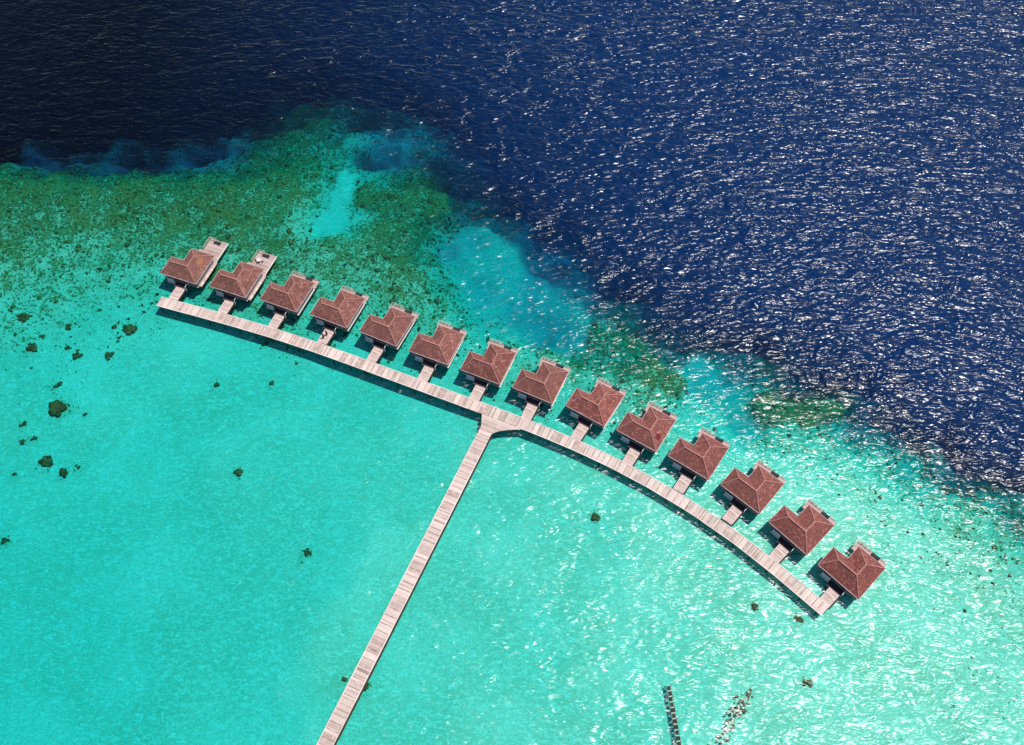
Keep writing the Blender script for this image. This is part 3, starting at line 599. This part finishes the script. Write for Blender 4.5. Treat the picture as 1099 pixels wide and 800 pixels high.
    while y < yb:
        x0 = (xl if y > SL+1.9 or not long_deck else 3.9); m.box(x0, 9.85, y, y+.145, DECK-.06, DECK+random.uniform(-.004,.004), tone()); y += .15
    m.build('sun_deck', M['deck'], root)
    if long_deck:
        m = MB(); x = 9.79
        y = .9
        while y < SL-.5:
            m.box(9.76, 10.42, y, y+.145, DECK-.06, DECK+random.uniform(-.004,.004), tone()); y += .15
        m.build('side_deck', M['planks'], root)
        m = MB(); m.box(9.86, 10.05, SL-.4, yb+.1, DECK-.15, DECK+.05, .8); m.build('edge_board', M['edge'], root)
    else:
        m = MB(); m.box(9.76, 9.9, .4, SL-.5, DECK-.1, DECK+.05, .8); m.build('edge_board', M['edge'], root)
    # white railing round the left and rear-left rim of the deck
    m = MB(); pts = [(xl+.06, SL+2.1 if long_deck else SL+.2), (xl+.06, yb-.08), ((xl+9.8)/2-.5, yb-.08)]
    for (ax, ay), (bx, by) in zip(pts[:-1], pts[1:]):
        L_ = math.hypot(bx-ax, by-ay); k = max(1, round(L_/1.2))
        for j in range(k+1):
            x = ax+(bx-ax)*j/k; y = ay+(by-ay)*j/k; m.box(x-.05, x+.05, y-.05, y+.05, DECK, DECK+.95)
        m.bar((ax,ay,DECK+.98), (bx,by,DECK+.98), .08, .05); m.bar((ax,ay,DECK+.5), (bx,by,DECK+.5), .03, .03)
    m.build('railing', M['edge'], root)
    # ladder into the sea
    m = MB()
    for x in (8.6, 9.2): m.bar((x, yb+.06, DECK+.5), (x, yb+.5, -1.0), .06, .06)
    for j in range(6):
        t_ = j/6+.1; m.bar((8.6, yb+.06+.44*t_, DECK+.5-1.5*t_), (9.2, yb+.06+.44*t_, DECK+.5-1.5*t_), .05, .05)
    m.build('ladder', M['metal'], root)
    # porch
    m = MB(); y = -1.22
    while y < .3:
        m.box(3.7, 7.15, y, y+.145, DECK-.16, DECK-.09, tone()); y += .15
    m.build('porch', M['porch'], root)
    m = MB(); m.box(1.5, 3.62, -.55, .33, DECK-.08, DECK-.004, .8); m.build('side_platform', M['edge'], root)
    m = MB(); m.box(1.7, 3.6, -.28, -.14, DECK, DECK+1.35); m.box(1.7, 1.84, -.139, .79, DECK, DECK+1.35); m.build('privacy_screen', M['render'], root)
    m = MB(); m.bar((7.10, -4.95, DECK-.16), (7.10, -1.26, DECK-.16), .32, .2); m.build('side_beam', M['black'], root)  # dark beam along the right side of the walkway
    m = MB(); m.box(7.17, 7.27, -1.15, -1.05, DECK-.5, DECK+1.0); m.box(7.17,7.27,.2,.3,DECK-.3,DECK+1.0); m.bar((7.22,-1.15,DECK+1.03),(7.22,.3,DECK+1.03),.1,.07); m.build('handrail', M['white'], root)
    for x in (3.8, 7.0):
        m = MB(); m.box(x-.07, x+.07, -.1, .04, DECK-.09, EAVE-.2); m.build('porch_post', M['dark_frame'], root)
    # entry walkway
    m = MB(); y = -5.15
    while y < -1.25:
        m.box(4.47, 6.93, y, y+.19, DECK-.08, DECK-.03+random.uniform(-.005,.005), tone()); y += .20
    ew = m.build('entry_walkway', M['planks'], root)
    for x in (4.47, 6.81):
        m = MB(); m.box(x, x+.12, -4.7, -1.26, DECK-.02, DECK+.035, random.random()); m.build('edge_board', M['edge'], ew)
    for x in (4.7, 6.58):
        m = MB(); m.box(x, x+.14, -4.6, -1.2, DECK-.30, DECK-.085); m.build('stringer', M['pile'], ew)
    # piles
    pts = [(1.2,1.2),(1.2,4.4),(4.6,1.2),(4.6,4.4),(8.8,1.2),(8.8,4.6),(4.6,8.4),(8.8,8.4),(4.8,-3.3),(6.6,-3.3),(9.3,yb-.5),(xl+.5,yb-.5),(4.0,-1.0),(6.9,-1.0)]
    if long_deck: pts += [(9.3,11.6),(5.5,11.6)]
    for x, y in pts:
        m = MB(); m.cyl(x, y, -2.2, DECK-.09, .14, 10); m.build('pile', M['pile'], root, True)
    return root

def build_lounger():
    root = empty('sun_lounger', (0,0,0))
    m = MB(); m.box(-.95,.95,-.36,-.30,.26,.32); m.box(-.95,.95,.30,.36,.26,.32); m.box(-.95,-.89,-.30,.30,.26,.32); m.box(.89,.95,-.30,.30,.26,.32)
    for x in (-.5,0,.5): m.box(x-.04,x+.04,-.30,.30,.265,.305)
    m.build('frame', M['dark_frame'], root)
    for x in (-.85,.85):
        for y in (-.33,.33):
            l_ = MB(); l_.box(x-.035,x+.035,y-.029,y+.029,0,.258); l_.build('leg', M['dark_frame'], root)
    m = MB(); m.box(-.93,.32,-.35,.35,.33,.43); m.build('cushion', M['cushion'], root, bevel=.03)
    m = MB(); m.add([(.33,-.35,.33),(.33,.35,.33),(.33,.35,.43),(.33,-.35,.43),(.95,-.35,.62),(.95,.35,.62),(.91,.35,.71),(.91,-.35,.71)],
                    [(0,1,2,3),(7,6,5,4),(0,4,5,1),(3,2,6,7),(0,3,7,4),(1,5,6,2)]); m.build('backrest', M['cushion'], root, bevel=.02)
    return root

HN = ['reddish brown bungalow with long rear deck and orange roof patch, at the boardwalk tip',
 'bungalow with long rear deck holding a small round table, second from the boardwalk tip',
 'bungalow with short rear deck, standing next to the two long decked bungalows',
 'bungalow with two people in dark red on its entry walkway',
 'bungalow just after the one with people on its walkway, counting away from the tip',
 'bungalow two places before the pier junction, on the long deck side',
 'bungalow whose walkway meets the boardwalk just before the pier junction',
 'bungalow whose walkway meets the boardwalk just past the pier junction',
 'second bungalow past the pier junction, where the boardwalk starts to bend',
 'bungalow with a dark red patch on its seaward roof slope',
 'bungalow just past the one with the dark red roof patch, toward the bend',
 'third bungalow from the lower right end of the boardwalk, at the sharpest bend',
 'last but one bungalow before the lower right end of the boardwalk',
 'last bungalow, at the lower right end of the boardwalk']
HS = ['the orange patched bungalow', 'the round table bungalow', 'the first short decked bungalow', 'the bungalow with people outside',
 'the bungalow after the people', 'the bungalow two before the junction', 'the bungalow just before the junction',
 'the bungalow just past the junction', 'the second bungalow past the junction', 'the dark red patched bungalow',
 'the bungalow after the dark red patch', 'the third last bungalow', 'the last but one bungalow', 'the last bungalow']
proto_long = build_bungalow(True); proto = build_bungalow(False); lounge = build_lounger()
def hut_pt(i, x, y, z=DECK):
    hx, hy, a = HUTS[i]; a = R(a); return (hx+math.cos(a)*x-math.sin(a)*y, hy+math.sin(a)*x+math.cos(a)*y, z)
used = set()
for i, (x, y, a) in enumerate(HUTS):
    src = proto_long if i < 2 else proto
    o = src if src.name not in used else copy_tree(src)
    used.add(src.name)
    o.location = (x, y, 0); o.rotation_euler = (0,0,R(a))
    rf = [c_ for c_ in o.children if c_.name.startswith('roof')][0]; f_ = i/13; j_ = random.uniform(.86,1.12)
    j_ *= 1.24+.10*f_; rf.color = (j_*(.97+.05*f_), j_*(1.22-.38*f_), j_*(1.15-.30*f_), 1)
    tag(o, HN[i], 'bungalow', 'bungalows along the boardwalk')
    l = lounge if i == 0 else copy_tree(lounge)
    l.location = hut_pt(i, 7.4 if i < 2 else 7.2, 14.3 if i < 2 else 10.86); l.rotation_euler = (0,0,R(a))
    tag(l, 'dark cushioned sun lounger on the rear deck of ' + HS[i], 'sun lounger', 'sun loungers on the bungalow decks')
def roof_patch(i, x0, x1, y0, y1, mat, label):
    root = [o for o in COL.objects if o.get('label') == HN[i]][0]; roof = [c_ for c_ in root.children if c_.name.startswith('roof')][0]
    sl = HR/(WB/2); z = lambda x: EAVE + (FL-x)*sl + .012
    m = MB(); rr = random.Random(i); v = []
    pts = [(x0,y0),(x1-.2,y0+.1),(x1,y0+.6),(x1-.15,y1-.3),(x1-.5,y1),(x0+.3,y1-.1),(x0-.1,(y0+y1)/2)]
    vs = [(x,y,z(x)) for x,y in pts] + [(x,y,z(x)-.06) for x,y in pts]; k = len(pts)
    m.add(vs, [tuple(range(k))] + [(j,j+k,(j+1)%k+k,(j+1)%k) for j in range(k)])
    o = m.build('roof_patch', mat, roof); o['label'] = label
roof_patch(0, 8.1, 9.0, 5.2, 6.7, M['patch_orange'], 'orange brown replaced shingles')
roof_patch(9, 8.3, 9.3, 2.2, 3.9, M['patch_red'], 'dark red replaced shingles')

# round table with two stools on the second long deck
t_ = empty('round_table', hut_pt(1, 6.6, 12.2), R(HUTS[1][2])); tag(t_, 'small pale round table between two stools on the long rear deck', 'table')
m = MB(); m.cyl(0,0,.70,.75,.55,24); m.build('tabletop', M['table'], t_); m = MB(); m.cyl(0,0,.03,.70,.06,10); m.build('leg', M['dark_frame'], t_)
m = MB(); m.cyl(0,0,0,.03,.3,16); m.build('base', M['dark_frame'], t_)
for k, dx in enumerate((-.95,.95)):
    st = empty('stool', hut_pt(1, 6.6+dx, 12.2+.1*dx), R(HUTS[1][2])); tag(st, 'low dark stool on the %s side of the small round table' % ('landing' if k else 'lagoon'), 'stool', 'stools by the round table')
    st['label'] = 'low dark stool beside the round table, nearer the railing' if k == 0 else 'low dark stool beside the round table, nearer the open deck edge'
    m = MB(); m.cyl(0,0,.40,.46,.22,14); m.build('seat', M['cushion'], st)
    for j in range(4):
        m = MB(); m.cyl(.15*math.cos(PI/4+j*PI/2), .15*math.sin(PI/4+j*PI/2), 0, .40, .02, 8); m.build('leg', M['dark_frame'], st)

# ------------------------------------------------------------------ two people on a walkway
def skin_mat():
    t = NT('skin'); return t.principled((.30,.16,.10), .55, None, .3)
M['skin'] = skin_mat(); M['cloth'] = plain('maroon_cloth', (.13,.012,.016), .9, .2, 8); M['hair'] = plain('dark_hair', (.012,.01,.009), .6, .2, 20)
M['cloth2'] = plain('dark_plum_cloth', (.07,.012,.02), .9, .2, 8)
def person(loc, rz, stride, cloth, label):
    J = [((0,0,.95),.14),((0,0,1.15),.13),((0,0,1.36),.15),((0,0,1.48),.06),((0,.015,1.58),.085),((0,.02,1.66),.095),((0,.01,1.73),.06)]
    E_ = [(0,1),(1,2),(2,3),(3,4),(4,5),(5,6)]
    for sd in (-1,1):
        b = len(J); sw = stride*sd
        J += [((sd*.10,0,.88),.095),((sd*.105,sw*.16+.02,.50),.065),((sd*.11,sw*.22-.03,.09),.045),((sd*.115,sw*.22+.10,.035),.038)]
        E_ += [(0,b),(b,b+1),(b+1,b+2),(b+2,b+3)]
        b = len(J)
        J += [((sd*.18,0,1.40),.065),((sd*.24,-sw*.10,1.14),.047),((sd*.25,-sw*.15+.10,.92),.036),((sd*.25,-sw*.16+.13,.85),.032)]
        E_ += [(2,b),(b,b+1),(b+1,b+2),(b+2,b+3)]
        hnd = b+3
        for fi in range(5):
            q_ = len(J); a_ = (fi-2)*.012
            if fi == 0: J += [((sd*.235,J[hnd][0][1]+.035,.835),.011),((sd*.232,J[hnd][0][1]+.05,.80),.009)]
            else: J += [((sd*.25+.002,J[hnd][0][1]+a_,.80),.010),((sd*.245,J[hnd][0][1]+a_+.008,.765+.004*abs(fi-2)),.008)]
            E_ += [(hnd,q_),(q_,q_+1)]
    me = bpy.data.meshes.new('person'); me.from_pydata([j[0] for j in J], E_, []); me.update()
    o = bpy.data.objects.new('person', me); COL.objects.link(o)
    sm = o.modifiers.new('skin', 'SKIN'); me.materials.append(M['skin'])
    if not me.skin_vertices: 
        bpy.context.view_layer.objects.active = o
    for v, j in zip(me.skin_vertices[0].data if me.skin_vertices else [], J): v.radius = (j[1], j[1])
    if me.skin_vertices: me.skin_vertices[0].data[0].use_root = True
    su = o.modifiers.new('smooth', 'SUBSURF'); su.levels = 1; su.render_levels = 1
    o.location = loc; o.rotation_euler = (0,0,rz)
    # nose, ears as small relief are part of the head below the hair; clothing shells
    def shell(name, rings, mat, n=16):
        m = MB(); vs = []; fs = []
        for (cx,cy,z,rx,ry) in rings: vs += [(cx+rx*math.cos(2*PI*k/n), cy+ry*math.sin(2*PI*k/n), z) for k in range(n)]
        for a_ in range(len(rings)-1):
            fs += [(a_*n+k, a_*n+(k+1)%n, (a_+1)*n+(k+1)%n, (a_+1)*n+k) for k in range(n)]
        fs += [tuple(range(n))[::-1], tuple(range((len(rings)-1)*n, len(rings)*n))]
        m.add(vs, fs); return m.build(name, mat, o, True)
    shell('dress', [(0,0,.42,.27,.24),(0,0,.75,.23,.20),(0,0,1.0,.19,.15),(0,0,1.18,.175,.14),(0,0,1.36,.215,.15),(0,0,1.46,.15,.10),(0,0,1.485,.075,.07)], cloth)
    shell('hair', [(0,-.045,1.50,.07,.05),(0,-.03,1.60,.108,.085),(0,-.015,1.70,.108,.10),(0,-.01,1.765,.08,.08),(0,-.01,1.79,.03,.03)], M['hair'])
    tag(o, label, 'person', 'people on the walkway'); return o
def set_skin(me): pass
bmv = None
a4 = R(HUTS[3][2])
person(hut_pt(3, 5.65, -2.45, DECK-.03), a4+PI+.2, .5, M['cloth'], 'person in a dark maroon dress walking on the entry walkway, nearer the bungalow')
person(hut_pt(3, 5.35, -3.55, DECK-.03), a4+PI-.3, .35, M['cloth2'], 'person in dark plum clothes on the entry walkway, nearer the boardwalk')

# ------------------------------------------------------------------ ruined pier and rubble bank near the lower frame edge
ru = empty('ruined_pier', (RUIN[0][0], RUIN[0][1], 0)); tag(ru, 'ruined narrow pier of dark boards between pale cross bars, beside the rubble bank', 'ruined pier')
A_ = Vector(RUIN[0]); B_ = Vector(RUIN[1]); dv = (B_-A_); step = dv.normalized()*1.02; ang = math.atan2(dv.y, dv.x)
nv = Vector((-step.y, step.x)).normalized()
k = 0
for j in range(16):
    c_ = step*(j+.5) + nv*random.uniform(-.05,.05)
    m = MB(); m.bar((*(c_-step*.36), .32+random.uniform(-.03,.05)), (*(c_+step*.36), .32+random.uniform(-.05,.05)), random.uniform(.58,.78), .10, random.random()); m.build('board', M['black'], ru)
    e_ = step*j; m = MB(); m.bar((*(e_-nv*.48), .38), (*(e_+nv*.45), .38), .09, .08); m.build('cross_bar', M['wallwood'], ru)
    if j % 2 == 0:
        for sd in (-1,1):
            q_ = e_+nv*sd*.5; m = MB(); m.cyl(q_.x, q_.y, -2.0, .30, .09, 8); m.build('pile', M['pile'], ru)
for sd in (-1,1):
    m = MB(); m.bar((*(nv*sd*.42), .27), (*(step*16+nv*sd*.42), .27), .07, .08); m.build('rail', M['pile'], ru)

rub = [Vector(p) for p in RUB]
for j in range(150):
    t_ = random.random()*(len(rub)-1)*1.25; k = min(int(t_), len(rub)-2); f_ = t_-k
    p = rub[k] + (rub[k+1]-rub[k])*f_
    w_ = .34+.36*min(1,t_/1.5); p = p + Vector((random.gauss(0,w_), random.gauss(0,w_*.8)))
    dark = random.random() < (.75 if t_ < .45 else .42)
    vs, fs = TPL2[j % 8]; r_ = random.uniform(.12,.34)
    o = np_mesh('rubble_rock', np.stack([vs[:,0]*r_*random.uniform(.8,1.3), vs[:,1]*r_, vs[:,2]*r_*.6],1), None, {'tone': np.full(len(vs), random.random())},
                [M['rock_dark'] if dark else M['rock_pale']], True, fs)
    o.location = (p.x, p.y, random.uniform(-.5,-.2)); o.rotation_euler = (0,0,random.uniform(0,6))
    tag(o, 'dark weedy rock in the submerged diagonal rubble bank' if dark else 'pale bleached rock in the submerged diagonal rubble bank', 'rock', 'dark rocks of the rubble bank' if dark else 'pale rocks of the rubble bank')

# ------------------------------------------------------------------ sun, sky, camera
w = bpy.data.worlds.new('World'); S.world = w; w.use_nodes = True; nt = w.node_tree
bg = nt.nodes['Background']; sk = nt.nodes.new('ShaderNodeTexSky'); sk.sky_type = 'NISHITA'; sk.sun_disc = False
sk.sun_elevation = math.asin(SUN_DIR.z); sk.sun_rotation = math.atan2(SUN_DIR.x, SUN_DIR.y)
sk.altitude = 0; sk.air_density = 1.0; sk.dust_density = .6; sk.ozone_density = 1.2
nt.links.new(sk.outputs[0], bg.inputs[0]); bg.inputs[1].default_value = .085
sl = bpy.data.lights.new('sun', 'SUN'); sl.energy = 4.2; sl.angle = R(.53); sl.color = (1,.955,.9)
so = bpy.data.objects.new('sun', sl); COL.objects.link(so); so.rotation_euler = (-SUN_DIR).to_track_quat('-Z','Y').to_euler(); so.location = (60,60,200)
cd = bpy.data.cameras.new('camera'); cam = bpy.data.objects.new('camera', cd); COL.objects.link(cam)
cam.location = (0,0,183.78); cam.rotation_euler = (R(30.91),0,0); cd.sensor_width = 36; cd.lens = 36*980.14/1099; cd.clip_end = 8000; cd.clip_start = 1
S.camera = cam
S.view_settings.view_transform = 'Standard'; S.view_settings.look = 'None'; S.view_settings.exposure = 0; S.view_settings.gamma = 1
S.view_settings.use_curve_mapping = False
S.render.engine = 'CYCLES'; cy = S.cycles
cy.max_bounces = 5; cy.diffuse_bounces = 2; cy.glossy_bounces = 2; cy.transmission_bounces = 2; cy.transparent_max_bounces = 12; cy.volume_bounces = 0
cy.use_denoising = False
